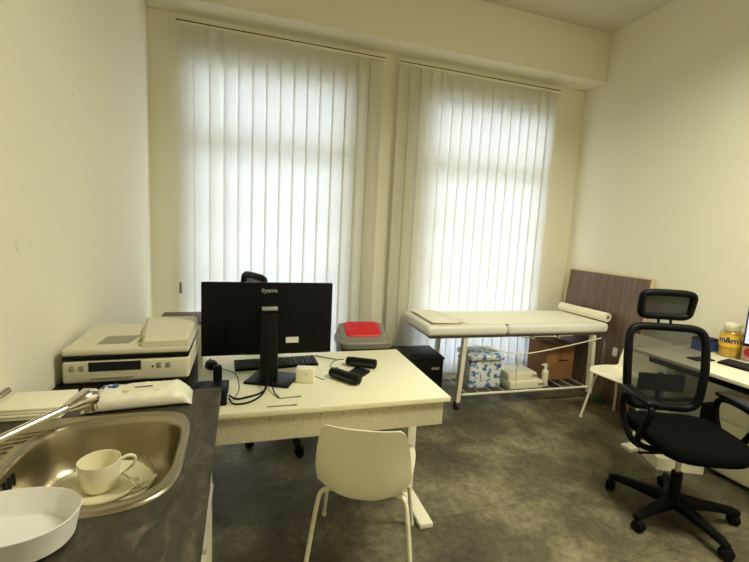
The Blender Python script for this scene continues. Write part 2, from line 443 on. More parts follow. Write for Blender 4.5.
# faucet
fa = thing('kitchen_faucet', 'chrome kitchen mixer tap reaching diagonally over the steel sink', 'faucet', (-.604, 1.045, CT + .0090))
MB().lathe([(.0, .0), (.028, .0), (.028, .007), (.023, .02), (.022, .075), (.019, .085), (.0, .086)], (0, 0, 0), 28).build('body', M['chrome'], fa)
tip = Vector((-.405, 1.292, 1.048)) - Vector(fa.location)
st = Vector((.0, .0, .055))
MB().tube([st, st.lerp(tip, .15) + Vector((0, 0, .006)), st.lerp(tip, .86)], .0105, 16, sub=2).build('spout', M['chrome'], fa)
d_ = (tip - st).normalized()
hd = MB(); a0 = st.lerp(tip, .80)
hd.tube([a0, a0 + d_ * .03, a0 + d_ * .055 + Vector((0, 0, .002)), a0 + d_ * .075 + Vector((0, 0, -.006))], [.0125, .021, .027, .024], 18)
hd.cyl(a0 + d_ * .058 + Vector((0, 0, .0)), a0 + d_ * .062 + Vector((.004, .002, -.040)), .020, .017, 18)
hd.build('spray_head', M['chrome'], fa)
lv = MB().tube([(0, 0, .083), (.004, .02, .11), (.03, .10, .150), (.05, .165, .163)], [.011, .010, .008, .009], 12, sub=1)
lv.build('lever', M['chrome'], fa)

# dishes
PZ = CT - .136
pl = MB().lathe([(.0, .004), (.055, .004), (.06, .0), (.07, .0), (.075, .006), (.105, .017), (.122, .024), (.123, .027), (.104, .021), (.074, .011), (.0, .010)], n=56)
plo = pl.build('plate', M['ceramic']); plo.location = (-.352, 1.195, PZ + .002)
tag(plo, 'cream dinner plate lying in the steel sink under the saucer', 'plate')
sa = MB().lathe([(.0, .003), (.036, .003), (.04, .0), (.046, .0), (.05, .004), (.07, .013), (.078, .018), (.0785, .0205), (.069, .017), (.048, .008), (.0, .007)], n=48)
sao = sa.build('saucer', M['ceramic']); sao.location = (-.345, 1.188, PZ + .0128)
tag(sao, 'cream saucer under the cup in the sink', 'saucer')
cu = thing('coffee_cup', 'cream coffee cup standing on the saucer in the sink', 'cup', (-.360, 1.200, PZ + .0213))
MB().lathe([(.0, .0), (.033, .0), (.036, .002), (.041, .010), (.0455, .030), (.0490, .062), (.0505, .080), (.0500, .0815), (.048, .0805), (.0465, .062), (.043, .032), (.037, .012), (.0, .006)], n=48).build('bowl', M['ceramic'], cu)
ha = R(20); hx = Vector((math.cos(ha), math.sin(ha), 0))
MB().tube([hx * .048 + Vector((0, 0, .066)), hx * .068 + Vector((0, 0, .073)), hx * .085 + Vector((0, 0, .064)), hx * .083 + Vector((0, 0, .044)), hx * .066 + Vector((0, 0, .029)), hx * .042 + Vector((0, 0, .025))], .0048, 10, sub=2).build('handle', M['ceramic'], cu)
gl = MB().lathe([(.0, .0), (.024, .0), (.0255, .003), (.033, .060), (.0345, .068), (.033, .068), (.031, .060), (.0235, .006), (.0, .005)], n=36)
glo = gl.build('drinking_glass', M['glass']); glo.location = (-.234, 1.168, PZ + .040); glo.rotation_euler = (R(-14), R(-40), 0)
tag(glo, 'small clear drinking glass tipped over beside the coffee cup', 'glass')

# white oval bowl in front
ob = MB()
def oring(a, b2, z, e=2.2): return [Vector((x, y, z)) for x, y in sup(0, 0, a, b2, 56, e)]
ob.loft([oring(.098, .070, .0), oring(.103, .074, .003), oring(.113, .083, .050), oring(.1145, .0845, .054), oring(.1135, .0835, .0555), oring(.1115, .0815, .053), oring(.102, .073, .010), oring(.095, .068, .005)])
obo = ob.build('serving_bowl', M['white_bowl']); obo.location = (-.405, .858, CT + .0062); obo.rotation_euler = (0, 0, R(-8))
tag(obo, 'white oval bowl on the worktop in front of the sink', 'bowl')

# wipes pack
wp = thing('wipes_pack', 'white soft pack of wet wipes lying between sink and printer', 'wipes', (-.318, 1.482, CT + .001), R(4))
def pack(Lx, Wy, Hz):
    m = MB(); rings = []
    for k in range(25):
        u = k / 24; x = (u - .5) * Lx
        s_ = min(1, (min(u, 1 - u) / .16)) ; s_ = s_ ** .55 if s_ > 0 else 0
        hz = .003 + Hz * s_; wy = Wy * (.86 + .14 * s_)
        rg = []
        for q in range(28):
            t = 2 * math.pi * q / 28; c_, s2 = math.cos(t), math.sin(t)
            wr = .006 * math.sin(5 * t + k * 1.7) * (1 - .55 * s_) + .0022 * math.sin(9 * t + k * .9)
            rg.append(Vector((x, wy / 2 * math.copysign(abs(c_) ** .5, c_) , max(0, hz / 2 * (1 + math.copysign(abs(s2) ** .6, s2)) + (wr if s2 > -.2 else 0)))))
        rings.append(rg)
    m.loft(rings); return m
pack(.315, .13, .050).build('wrapper', mat('white_film', (238, 234, 214), 0.3, var=0.02, scale=15, bump=0.1, bscale=30), wp, ang=60)
fl = MB().prism(sup(0, 0, .062, .036, 40, 4), .050, .056)
flo = fl.build('flap_lid', M['white_plastic'], wp, (.01, .004, .0))
MB().b(-.026, .026, -.012, -.003, .056, .0568).build('lid_label', M['navy'], flo)
MB().b(-.115, -.07, .02, .05, .0475, .0535, .002).build('blue_print', M['blue'], wp)

# stack of folded paper towels
for k in range(4):
    o = MB().box((0, 0, .0045), (.185 - .004 * k, .150 - .003 * k, .0088), bev=.003).build('paper_towel', M['paper'])
    o.location = (-.605 + random.uniform(-.003, .003), 1.482 + random.uniform(-.003, .003), CT + .0008 + .0092 * k); o.rotation_euler = (0, 0, R(-3 + random.uniform(-1.5, 1.5)))
    tag(o, ['lowest folded white paper towel of the stack beside the tap', 'second lowest folded white paper towel of the stack beside the tap', 'second from top folded white paper towel beside the tap', 'topmost folded white paper towel of the stack beside the tap'][k], 'paper towel', 'folded paper towels behind the tap')

# ------------------------------------------------------------------ printer on its stand
ps = thing('printer_stand', 'black low cabinet under the printer at the left wall', 'cabinet', (0, 0, 0))
MB().b(XL + .01, -.235, 1.80, 2.30, .03, .879, .004).build('body', M['black'], ps)
d = MB().b(-.236, -.218, 1.81, 2.29, .06, .86, .003).build('door', M['black'], ps)
MB().b(-.219, -.205, 1.86, 1.875, .55, .72, .003).build('handle', M['silver'], d)
pr = thing('printer', 'white multifunction printer with black band beside the left wall', 'printer', (-.444, 1.86, .88))
W2, D2 = .232, .42
b_ = MB().box((0, D2 / 2, .047), (2 * W2, D2, .094), bev=.012, seg=3).build('body', M['printer'], pr)
MB().box((0, D2 / 2, .105), (2 * W2 - .004, D2 - .004, .020), bev=.004).build('black_band', M['black_satin'], pr)
lid = MB().box((0, D2 / 2, .129), (2 * W2, D2, .030), bev=.010, seg=3)
lid.build('scanner_lid', M['printer'], pr)
# sloped feed tray on the left and the feeder hump on the right
tr = MB().loft([[Vector((x, y, z)) for x, y, z in p] for p in (
    [(-W2 + .012, .02, .140), (.02, .02, .140), (.06, .30, .140), (-W2 + .012, .39, .140)],
    [(-W2 + .018, .03, .146), (.015, .03, .147), (.045, .30, .166), (-W2 + .016, .38, .166)])])
tro = tr.build('feed_tray', M['printer'], pr)
MB().loft([[Vector((x, y, z)) for x, y, z in p] for p in (
    [(-.125, .05, .1479), (-.005, .05, .1484), (.02, .15, .1556), (-.11, .15, .1552)],
    [(-.125, .05, .1489), (-.005, .05, .1494), (.02, .15, .1566), (-.11, .15, .1562)])]).build('paper_recess', M['printer_grey'], tro)
hp = MB()
hp.loft([[Vector((x, y, z)) for x, y, z in p] for p in (
    [(.055, .002, .130), (W2 - .002, .002, .130), (W2 - .004, D2 - .01, .140), (-.01, D2 - .01, .140), (.015, .2, .140)],
    [(.056, .004, .166), (W2 - .006, .004, .168), (W2 - .008, D2 - .012, .176), (-.008, D2 - .012, .176), (.018, .2, .170)],
    [(.062, .020, .182), (W2 - .018, .020, .184), (W2 - .022, D2 - .03, .188), (.01, D2 - .03, .188), (.032, .2, .184)])])
hpo = hp.build('document_feeder', M['printer'], pr, ang=25)
MB().b(.13, .17, .30, .312, .1825, .1862).build('feeder_logo', M['printer_grey'], hpo)
f = MB().b(-.14, .048, -.0015, .02, .050, .088).build('paper_slot', M['dark_void'], pr)
MB().b(-.135, .02, -.004, .004, .018, .024, .001).build('tray_lip', M['printer_grey'], pr)
for x in (-.198, -.165, .115, .15): MB().b(x - .009, x + .009, -.003, .004, .052, .076, .003).build('side_clip', M['printer_grey'], pr)
MB().b(.0875, .0955, -.002, .004, .056, .064, .002).build('port', M['dark_void'], pr)

cc = thing('corner_cupboard', 'cream cupboard with dark brown top in the far corner behind the printer', 'cupboard', (0, 0, 0))
MB().b(-.58, -.27, 3.20, 3.58, .02, .800, .004).build('body', M['white_lam'], cc)
MB().b(-.59, -.26, 3.19, 3.59, .800, .814, .004).build('top', M['wax'], cc)
d = MB().b(-.57, -.28, 3.184, 3.20, .06, .78, .002).build('door', M['white_lam'], cc)
MB().cyl((-.31, 3.17, .6), (-.31, 3.185, .6), .01, .008, 14).build('knob', M['silver'], d)

# ------------------------------------------------------------------ main desk
DZ = .748; DR = -.0233
desk = thing('office_desk', 'white office desk with beige front panel carrying the black monitor', 'desk', (.9966, 1.7325, 0), DR)
# local: front-right corner at the origin, x to the left is negative, y to the back
DL = 1.215; DD = .815
MB().b(-DL, 0, 0, DD, DZ - .026, DZ, .003).build('desk_top', M['white_lam'], desk)
ap = MB().b(-DL + .03, -.03, .018, .036, .600, DZ - .026).build('front_panel', M['chip'], desk)
for k in range(9): MB().cyl((-1.0 + k * .115 + .01 * (k % 2), .0165, .705 - .006 * (k % 3)), (-1.0 + k * .115 + .01 * (k % 2), .019, .705 - .006 * (k % 3)), .003, n=10).build('screw_hole', M['dark_void'], ap)
for x, w in ((-.058, .026), (-DL + .018, .016)):
    lg = MB().b(x - w, x + w, .32, .42, .03, DZ - .026, .004).build('leg', M['white_metal'], desk)
    MB().box((x, .40, .016), (.076 if w > .02 else .032, .70, .030), bev=.006).build('foot', M['white_metal'], lg)
MB().b(-DL + .1, -.06, .34, .40, DZ - .066, DZ - .027).build('support_beam', M['white_metal'], desk)

# monitor seen from behind
mo = thing('desktop_monitor', 'large black monitor seen from behind on the white desk', 'monitor', (.135, 2.085, DZ), DR)
PW, PH, PB = .648, .374, .140
pn = MB()
pn.box((0, .045, PB + PH / 2), (PW, .022, PH), bev=.004)
pn.box((0, .030, PB + PH / 2 - .02), (PW * .62, .014, PH * .66), bev=.006)
pno = pn.build('panel', M['black'], mo)
MB().b(-PW / 2 + .008, PW / 2 - .008, .0555, .0568, PB + .015, PB + PH - .008).build('screen', M['dark_void'], pno)
co = MB().box((0, -.012, .185), (.088, .036, .37), bev=.006).build('stand_column', M['black_satin'], mo)
MB().b(-.038, .038, -.033, -.029, .383, .403, .002).build('column_trim', M['silver'], co)
MB().b(-.044, .044, -.028, .02, .362, .412, .004).build('column_cap', M['black_satin'], co)
ba = MB().box((.022, .035, .0075), (.235, .19, .013), rot=Matrix.Rotation(R(-24), 3, 'Z'), bev=.004).build('stand_base', M['black_satin'], mo)
text_mesh('maker_logo', 'iiyama', .030, M['silver'], pno, (0, .0335, PB + PH - .040), (R(90), 0, 0), .0012, 0, .0006, 1.05)
MB().b(.085, .150, .0195, .0235, PB + .062, PB + .092).build('sticker', M['label'], pno)

# keyboard
kb = thing('keyboard', 'black keyboard on the white desk behind the monitor stand', 'keyboard', (.197, 2.357, DZ), R(3), 'keyboards')
MB().loft([[Vector(p) for p in ((-.232, -.068, .0), (.232, -.068, .0), (.232, .068, .0), (-.232, .068, .0))],
           [Vector(p) for p in ((-.232, -.068, .012), (.232, -.068, .012), (.232, .068, .022), (-.232, .068, .022))]]).build('body', M['black'], kb)
ky = MB()
for r_ in range(5):
    for q in range(20):
        if q in (15,) : continue
        x = -.217 + q * .0228; y = -.05 + r_ * .0225
        ky.box((x, y, .0165 + (y + .068) * .0735), (.018, .018, .006), bev=.002, seg=1)
ky.b(-.226, .226, -.062, .050, .008, .0135)
ky.build('key_field', M['key'], kb)

ms = MB(); rings = []
for k in range(9):
    t = k / 8 * math.pi / 2; rings.append([Vector((x, y, .036 * math.sin(t) ** .9)) for x, y in sup(0, 0, .033 * max(.05, math.cos(t) ** .5), .055 * max(.05, math.cos(t) ** .5), 28, 2.4)])
m_ = thing('computer_mouse', 'black computer mouse at the left end of the white desk', 'mouse', (-.155, 2.375, DZ), R(20))
ms.loft(rings).build('body', M['black'], m_)
MB().cyl((0, .028, .030), (0, .036, .0335), .006, n=12).build('scroll_wheel', M['rubber'], m_)

wc = thing('webcam', 'black upright webcam block on the desk behind the flat black box', 'webcam', (-.112, 2.135, DZ), R(10))
MB().box((0, 0, .045), (.040, .036, .088), bev=.006).build('body', M['black'], wc)
MB().cyl((0, .016, .070), (0, .022, .070), .012, n=18).build('lens', M['black_satin'], wc)

pc = thing('docking_box', 'flat black docking box on the desk next to the worktop end', 'dock', (-.132, 1.955, DZ), DR)
MB().box((0, 0, .0185), (.150, .23, .036), bev=.004).build('body', M['black'], pc)
for k in range(3): MB().b(.074, .0765, -.095 + k * .025, -.080 + k * .025, .010, .022).build('port', M['silver'], pc)

# cables (each its own cord)
z = DZ + .006
cords = [
  ('thick black power cord curving from the docking box to the monitor stand', .0046, [(-.05, 1.915, z + .01), (-.02, 1.885, z), (.03, 1.905, z), (.080, 1.93, z), (.112, 1.955, z + .004), (.118, 2.0, z + .03), (.122, 2.04, z + .06)]),
  ('black video cord looping widest towards the front edge of the desk', .0040, [(-.05, 1.880, z + .012), (-.035, 1.835, z), (.02, 1.835, z), (.06, 1.862, z), (.105, 1.93, z), (.125, 1.985, z + .03), (.13, 2.035, z + .07)]),
  ('thin black cord running from the monitor foot towards the pens', .0032, [(.150, 2.03, z + .05), (.145, 1.975, z + .015), (.155, 1.92, z), (.172, 1.872, z - .002)]),
  ('thin black mouse cord trailing past the webcam block', .0019, [(-.13, 2.34, z), (-.06, 2.30, z - .003), (-.02, 2.22, z - .003), (-.01, 2.12, z - .003), (-.005, 2.00, z - .003), (-.03, 1.90, z - .003)]),
]
for lb, r_, pts in cords:
    tag(MB().tube(pts, r_, 8, sub=3).build('computer_cable', M['black']), lb, 'cord', 'cords on the white desk')
# pens
def pen(p0, p1, label, r_=.004):
    t = thing('pen', label, 'pen', p0, 0, 'pens on the desk')
    v = Vector(p1) - Vector(p0)
    o = MB().cyl((0, 0, 0), v * .86, r_, r_, 10).build('barrel', M['printer_grey'], t)
    MB().cyl(v * .86, v, r_, .001, 10).build('tip', M['black'], t)
pen((.442, 2.482, DZ + .0042), (.560, 2.385, DZ + .0042), 'grey pen behind the keyboard near the far desk edge')
pen((.112, 1.788, DZ + .0032), (.246, 1.784, DZ + .0032), 'dark pen closest to the front edge of the desk', .003)
pen((.175, 1.871, DZ + .0032), (.275, 1.874, DZ + .0032), 'dark pen between the cord end and the white adapter', .003)

ad = thing('power_adapter', 'small white square power adapter standing on the desk', 'adapter', (.322, 2.065, DZ), R(-16))
MB().box((0, 0, .040), (.098, .056, .079), bev=.007, seg=3).build('body', M['white_plastic'], ad)
MB().cyl((0.008, -.0275, .050), (.008, -.0288, .050), .004, n=12).build('indicator', M['printer_grey'], ad)
MB().tube([(.042, 0, .030), (.060, .0, .028), (.085, .01, .012), (.10, .015, .012)], .0022, 8, sub=2).build('plug_cord', M['black'], ad)

def case(p0, p1, r_, label):
    t = thing('glasses_case', label, 'case', p0, 0, 'black cases on the desk')
    a, b2 = Vector((0, 0, r_)), Vector(p1) - Vector(p0) + Vector((0, 0, r_))
    q = (b2 - a).to_track_quat('Z', 'Y'); rings = []
    Lc = (b2 - a).length
    up = q.inverted() @ Vector((0, 0, 1))
    for u in (0, .02, .06, .2, .5, .8, .94, .98, 1.0):
        s_ = {0: .55, .02: .85, .06: .96, 1.0: .7, .98: .9, .94: .97}.get(u, 1.0)
        rings.append([a + q @ Vector((r_ * 1.15 * s_ * math.cos(2 * math.pi * k / 20), r_ * s_ * math.sin(2 * math.pi * k / 20), Lc * u)) for k in range(20)])
    m = MB().loft(rings); o = m.build('body', M['black_satin'], t)
    d2 = (b2 - a).normalized(); n2 = d2.cross(Vector((0, 0, 1))).normalized()
    MB().box(a.lerp(b2, .55) + n2 * r_ * 1.08 + Vector((0, 0, 0)), (.004, Lc * .75, .010), rot=Matrix.Rotation(math.atan2(d2.y, d2.x) - math.pi / 2, 3, 'Z'), bev=.001).build('seam_strip', M['rubber'], t)
    return t
case((.470, 2.120, DZ), (.585, 1.960, DZ), .027, 'black elongated case closest to the white adapter, with silver mark')
case((.595, 2.285, DZ), (.755, 2.195, DZ), .027, 'black elongated case lying farther from the adapter')
tag(MB().tube([(.580, 2.285, DZ + .035), (.53, 2.30, DZ + .03), (.49, 2.26, DZ + .012), (.50, 2.21, DZ + .01), (.52, 2.17, DZ + .03)], .0022, 8, sub=3).build('wrist_strap', M['black']), 'thin black strap loop joining the two black cases', 'strap')
tag(MB().prism([(.535, 2.10), (.60, 2.03), (.70, 2.14), (.64, 2.215)], DZ + .0005, DZ + .012).build('phone_pouch', M['black']), 'flat black pouch lying between the two black cases', 'pouch')

# ------------------------------------------------------------------ white shell chairs
def interp(tab, t):
    for (t0, *a), (t1, *b2) in zip(tab, tab[1:]):
        if t <= t1:
            u = (t - t0) / (t1 - t0); u = u * u * (3 - 2 * u) if False else u
            return [p + (q - p) * u for p, q in zip(a, b2)]
    return list(tab[-1][1:])
def catmull(P, t):
    n_ = len(P) - 1; x = min(max(t, 0), .99999) * n_; i = int(x); u = x - i
    p0, p1, p2, p3 = P[max(i - 1, 0)], P[i], P[i + 1], P[min(i + 2, n_)]
    return [.5 * (2 * b2 + (c_ - a) * u + (2 * a - 5 * b2 + 4 * c_ - d2) * u * u + (3 * b2 - a - 3 * c_ + d2) * u ** 3) for a, b2, c_, d2 in zip(p0, p1, p2, p3)]
# (y, z, half width, side curl)
SH = [(.222, .430, .160, .0), (.214, .442, .195, .004), (.15, .450, .228, .012), (.04, .440, .228, .024), (-.07, .422, .214, .040), (-.150, .398, .203, .062), (-.208, .416, .196, .072),
      (-.230, .500, .205, .062), (-.241, .59, .200, .048), (-.252, .67, .188, .034), (-.261, .728, .174, .024), (-.265, .752, .150, .016)]
def shell_chair(label, loc, rotz):
    t = thing('shell_chair', label, 'chair', loc, rotz, 'white shell chairs')
    def f(u, v):
        y, z_, w, c_ = catmull(SH, u); y2, z2, *_ = catmull(SH, min(1, u + .02)); y1, z1, *_ = catmull(SH, max(0, u - .02))
        tg = Vector((0, y2 - y1, z2 - z1)).normalized(); nn = Vector((0, tg.z, -tg.y))
        if nn.z < 0 and u < .5: nn = -nn
        nn = Vector((0, abs(tg.z), abs(tg.y)))
        s_ = 2 * v - 1
        return Vector((w * s_, y, z_)) + nn * c_ * (abs(s_) ** 2.4)
    MB().grid(f, 44, 20, .006).build('shell', M['shell'], t, ang=60)
    fr = MB()
    fr.b(-.10, .10, -.14, -.115, .388, .408, .004); fr.b(-.10, .10, .10, .125, .415, .435, .004); fr.b(-.012, .012, -.14, .125, .398, .415)
    fr.build('seat_bracket', M['white_metal'], t)
    for sx in (-1, 1):
        for sy in (-1, 1):
            y0 = -.125 if sy < 0 else .11
            pts = [(sx * .08, y0, .400 if sy < 0 else .418), (sx * .15, y0 + sy * .012, .400 if sy < 0 else .418), (sx * .184, y0 + sy * .02, .392 if sy < 0 else .405), (sx * .200, y0 + sy * .035, .35), (sx * .238, y0 + sy * .10, .012)]
            lg = MB().tube(pts, .0105, 12, sub=2).build('leg', M['white_metal'], t)
            MB().cyl((sx * .2375, y0 + sy * .099, .0), (sx * .2375, y0 + sy * .099, .022), .0125, .0125, 12).build('foot_cap', M['white_plastic'], lg)
    return t
ch1 = shell_chair('white plastic shell chair pushed up to the front of the white desk', (.574, 1.735, 0), R(-23))
ch2 = copy_tree(ch1); ch2.location = (3.105, 2.50, 0); ch2.rotation_euler = (0, 0, R(96))
ch2['label'] = 'white plastic shell chair facing the couch, half hidden by the office chair'

# ------------------------------------------------------------------ swivel chairs
def swivel_chair(label, loc, rotz, base_rot):
    t = thing('office_chair', label, 'office chair', loc, rotz, 'black office chairs')
    ba = MB()
    ba.cyl((0, 0, .065), (0, 0, .125), .042, .036, 24)
    for k in range(5):
        a = 2 * math.pi * k / 5; e = Vector((math.cos(a), math.sin(a), 0)); s_ = Vector((-e.y, e.x, 0))
        rg = []
        for u, zz, w, h in ((.02, .100, .034, .06), (.10, .100, .030, .054), (.20, .096, .024, .042), (.300, .088, .020, .034), (.333, .080, .016, .026)):
            rg.append([e * u + s_ * w * cx_ + Vector((0, 0, zz + h / 2 * cz_)) for cx_, cz_ in ((-1, -1), (1, -1), (1, .3), (.5, 1), (-.5, 1), (-1, .3))])
        ba.loft(rg); ba.cyl(e * .318 + Vector((0, 0, .055)), e * .318 + Vector((0, 0, .085)), .010, n=10)
    bo_ = ba.build('base', M['black'], t, rotz=base_rot)
    for k in range(5):
        a = 2 * math.pi * k / 5; e = Vector((math.cos(a), math.sin(a), 0)); s_ = Vector((-e.y, e.x, 0))
        c0 = e * .318 + s_ * .012
        w = MB()
        for q in (-1, 1):
            w.cyl(c0 + e * (q * .022) + Vector((0, 0, .030)), c0 + e * (q * .004) + Vector((0, 0, .030)), .0285, .030, 20)
        w.tube([c0 + s_ * -.026 + Vector((0, 0, .035)), c0 + s_ * -.014 + Vector((0, 0, .055)), c0 + s_ * .01 + Vector((0, 0, .0565)), c0 + s_ * .026 + Vector((0, 0, .045))], .011, 8, sub=1)
        w.build('caster', M['black'], bo_)
    ga = MB().cyl((0, 0, .12), (0, 0, .27), .030, .028, 20).build('gas_spring', M['black'], t)
    MB().cyl((0, 0, .27), (0, 0, .385), .014, n=16).build('piston', M['chrome'], ga)
    me = MB().box((0, -.02, .420), (.16, .24, .078), bev=.01).build('mechanism', M['black'], t)
    MB().tube([(.07, .02, .39), (.16, .03, .385), (.24, .03, .38)], .007, 8).build('tilt_lever', M['black_satin'], me)
    # seat cushion with waterfall front
    st_ = MB(); rg = []
    for zz, ins in ((.458, .03), (.464, .008), (.485, .0), (.510, .002), (.524, .014), (.530, .045)):
        o = []
        for x, y in sup(0, .012, .248 - ins, .248 - ins, 56, 4):
            dz = -.018 * max(0, (y - .12) / .13) ** 2 + .010 * (x / .25) ** 2
            o.append(Vector((x, y, zz + dz)))
        rg.append(o)
    st_.loft(rg).build('seat', M['black_fabric'], t, ang=60)
    # back frame
    def bk(x, z_):                                                  # back surface y(x,z)
        return -.232 - .10 * (z_ - .56) ** 1.0 + .018 * math.sin((z_ - .56) / .5 * math.pi) + .25 * x * x
    out = [(x, .805 + z_ ) for x, z_ in sup(0, 0, .224, .245, 56, 7)]
    out = [(x * (1.0 - .08 * max(0, (.80 - z_) / .25)), z_) for x, z_ in out]
    fr = MB().tube([(x, bk(x, z_), z_) for x, z_ in out], .024, 10, closed=True)
    fro = fr.build('back_frame', M['black'], t, ang=60)
    def fm(u, v):
        z_ = .565 + .48 * v; w = .219 * (1.0 - .08 * max(0, (.80 - z_) / .25)) * min(1, (1 - abs(2 * v - 1) ** 14 * .12)); x = w * (2 * u - 1)
        return (x, bk(x, z_) + .002, z_)
    MB().grid(fm, 12, 16, 0).build('back_mesh', M['mesh'], fro, ang=60)
    lu = MB().box((0, bk(0, .705) - .022, .705), (.27, .022, .11), bev=.008).build('lumbar_support', M['black'], t)
    sp = MB().tube([(0, -.10, .392), (0, -.24, .40), (0, -.305, .47), (0, bk(0, .62) - .04, .62), (0, bk(0, .76) - .032, .76)], .024, 10, sub=2, flat=.55)
    sp.tube([(-.20, bk(-.2, .60) - .012, .62), (0, bk(0, .60) - .045, .58), (.20, bk(.2, .60) - .012, .62)], .014, 8, sub=2)
    sp.build('back_support', M['black'], t)
    # headrest
    def hk(x, z_): return -.292 + .25 * x * x - .02 + .12 * (z_ - 1.16) 
    ho = [(x * (1 + .03 * z_ / .07), 1.185 + z_ - .12 * x * x) for x, z_ in sup(0, 0, .148, .076, 48, 6)]
    hf = MB().tube([(x, hk(x, z_), z_) for x, z_ in ho], .0215, 10, closed=True)
    hf.tube([(-.036, bk(0, 1.04) - .004, 1.03), (-.036, hk(0, 1.1), 1.118)], .008, 8); hf.tube([(.036, bk(0, 1.04) - .004, 1.03), (.036, hk(0, 1.1), 1.118)], .008, 8)
    hfo = hf.build('headrest', M['black'], t, ang=60)
    MB().grid(lambda u, v: ((.146 * (2 * u - 1)), hk(.146 * (2 * u - 1), 1.185), 1.111 + .148 * v - .12 * (.146 * (2 * u - 1)) ** 2), 10, 6, 0).build('headrest_mesh', M['mesh_dense'], hfo, ang=60)
    for sx in (-1, 1):
        x = sx * .262
        pts = [(sx * .10, .03, .400), (sx * .20, .03, .41), (x, .03, .44), (x + sx * .008, .06, .50), (x + sx * .008, .12, .60), (x, .14, .672), (x, .08, .692), (x, -.05, .692), (x, -.13, .675), (x, -.16, .62), (x, -.12, .50), (x, -.02, .43), (sx * .22, .0, .405)]
        am = MB().tube(pts, .017, 10, sub=2).build('armrest', M['black'], t)
        MB().box((x, .0, .706), (.068, .27, .026), bev=.010, seg=3).build('arm_pad', M['black_satin'], am)
    return t
oc1 = swivel_chair('black mesh-back swivel office chair in front of the side desk', (2.375, 1.535, 0), R(157), R(-42))
oc2 = copy_tree(oc1); oc2.location = (.35, 2.95, 0); oc2.rotation_euler = (0, 0, R(-66))
for ch in oc2.children:
    if ch.name.startswith('headrest'): ch.location.z = -.05
    if ch.name.startswith('base'): ch.rotation_euler = (0, 0, R(52))
oc2['label'] = 'black swivel office chair mostly hidden behind the big desk monitor'

# ------------------------------------------------------------------ pedal bin
tb = thing('trash_bin', 'grey flip-top waste bin with red lid standing behind the desk', 'bin', (.92, 3.05, -.0), R(-3))
def rr(a, b2, z_, e=6): return [Vector((x, y, z_)) for x, y in sup(0, 0, a, b2, 44, e)]
MB().loft([rr(.16, .12, 0), rr(.165, .125, .01), rr(.195, .150, .655), rr(.19, .146, .655), rr(.16, .12, .02)]).build('body', M['dark_bin'], tb)
lr = [rr(.192, .148, .650), rr(.212, .165, .655), rr(.213, .166, .690), rr(.206, .159, .700)]
def slope(y): return .748 + .46 * max(-.11, min(.10, y)) 
for a_, b3, dz in ((.185, .135, -.006), (.165, .120, .0), (.150, .108, .002)):
    lr.append([Vector((x, y, slope(y) + dz)) for x, y in sup(0, 0, a_, b3, 44, 6)])
MB().loft(lr).build('lid_rim', M['grey_bin'], tb)
MB().loft([[Vector((x, y, slope(y) + dz)) for x, y in sup(0, .018, .142 - e, .084 - e, 44, 6)] for dz, e in ((.001, 0), (.010, .001), (.014, .008))]).build('flap', M['red'], tb, ang=50)

# ------------------------------------------------------------------ examination couch
CA = R(-2.6)
cz = .775
ec = thing('examination_couch', 'cream padded examination couch on white legs below the window', 'couch', (1.485, 3.045, 0), CA)
LW, LD = 1.875, .635
def cushion(x0, x1, name):
    m = MB().box(((x0 + x1) / 2, LD / 2, cz - .047), (x1 - x0, LD, .094), bev=.032, seg=4)
    return m.build(name, M['vinyl'], ec, ang=60)
cushion(0, .775, 'backrest_cushion'); cushion(.779, LW, 'seat_cushion')
MB().b(.05, LW - .08, .05, LD - .05, cz - .122, cz - .093).build('under_frame', mat('grey_metal', (120, 116, 106), .45), ec)
for x in (.375, 1.735):
    for y in (.045, LD - .06):
        sx = -.035 if x < 1 else .03
        lg = MB().loft([[Vector((x + dx_ * .019 + (0 if z_ > .3 else sx * .9), y + dy_ * .024, z_)) for dx_, dy_ in ((-1, -1), (1, -1), (1, 1), (-1, 1))] for z_ in (.075, cz - .12)]).build('leg', M['white_metal'], ec)
        if x < 1:
            w = MB().cyl((x + sx * .9 - .014, y, .036), (x + sx * .9 + .014, y, .036), .036, n=20)
            w.b(x + sx * .9 - .02, x + sx * .9 + .02, y - .018, y + .018, .045, .082, .004)
            w.build('caster', M['rubber'], lg)
        else: MB().cyl((x + sx * .9, y, 0), (x + sx * .9, y, .08), .026, .022, 16).build('foot_cap', M['rubber'], lg)
shf = MB()
shf.tube([(.39, .045, .135), (1.75, .045, .135)], .011, 10); shf.tube([(.39, LD - .06, .135), (1.75, LD - .06, .135)], .011, 10)
for k in range(11): shf.tube([(.44 + k * .128, .045, .139), (.44 + k * .128, LD - .06, .139)], .003, 6)
shf.build('wire_shelf', M['white_metal'], ec)
kn = MB()
for x in (1.06, 1.33): kn.cyl((x, .02, cz - .125), (x, .07, cz - .125), .016, .016, 16); 
kn.tube([(.95, .05, cz - .125), (1.5, .05, cz - .125)], .008, 8)
kn.build('adjuster', M['chrome'], ec)

# cover sheet on the couch, folded at its left end
def sheet(u, v):
    x = .075 + u * 1.72; y = .035 + v * .565 + .006 * math.sin(9 * u + 2 * v)
    return (x, y, cz + .0035 + .0012 * math.sin(16 * u) * math.sin(7 * v))
shm = MB().grid(sheet, 30, 10, .0012)
def fold(u, v):
    x = .060 + u * .34 - .10 * v * (1 - u) * 0; y = .035 + v * .565
    curl = .014 + .034 * max(0, 1 - abs(u - .92) / .25) * (1 - .8 * v) + .012 * (1 - u) * .6
    return (x - .10 * v * (u > .0) * u, y, cz + curl)
shm.grid(fold, 16, 8, .0012)
sho = shm.build('paper_sheet', M['paper'], ang=60); sho.location = (1.485, 3.045, 0); sho.rotation_euler = (0, 0, CA)
tag(sho, 'white paper cover sheet spread along the examination couch', 'paper sheet')

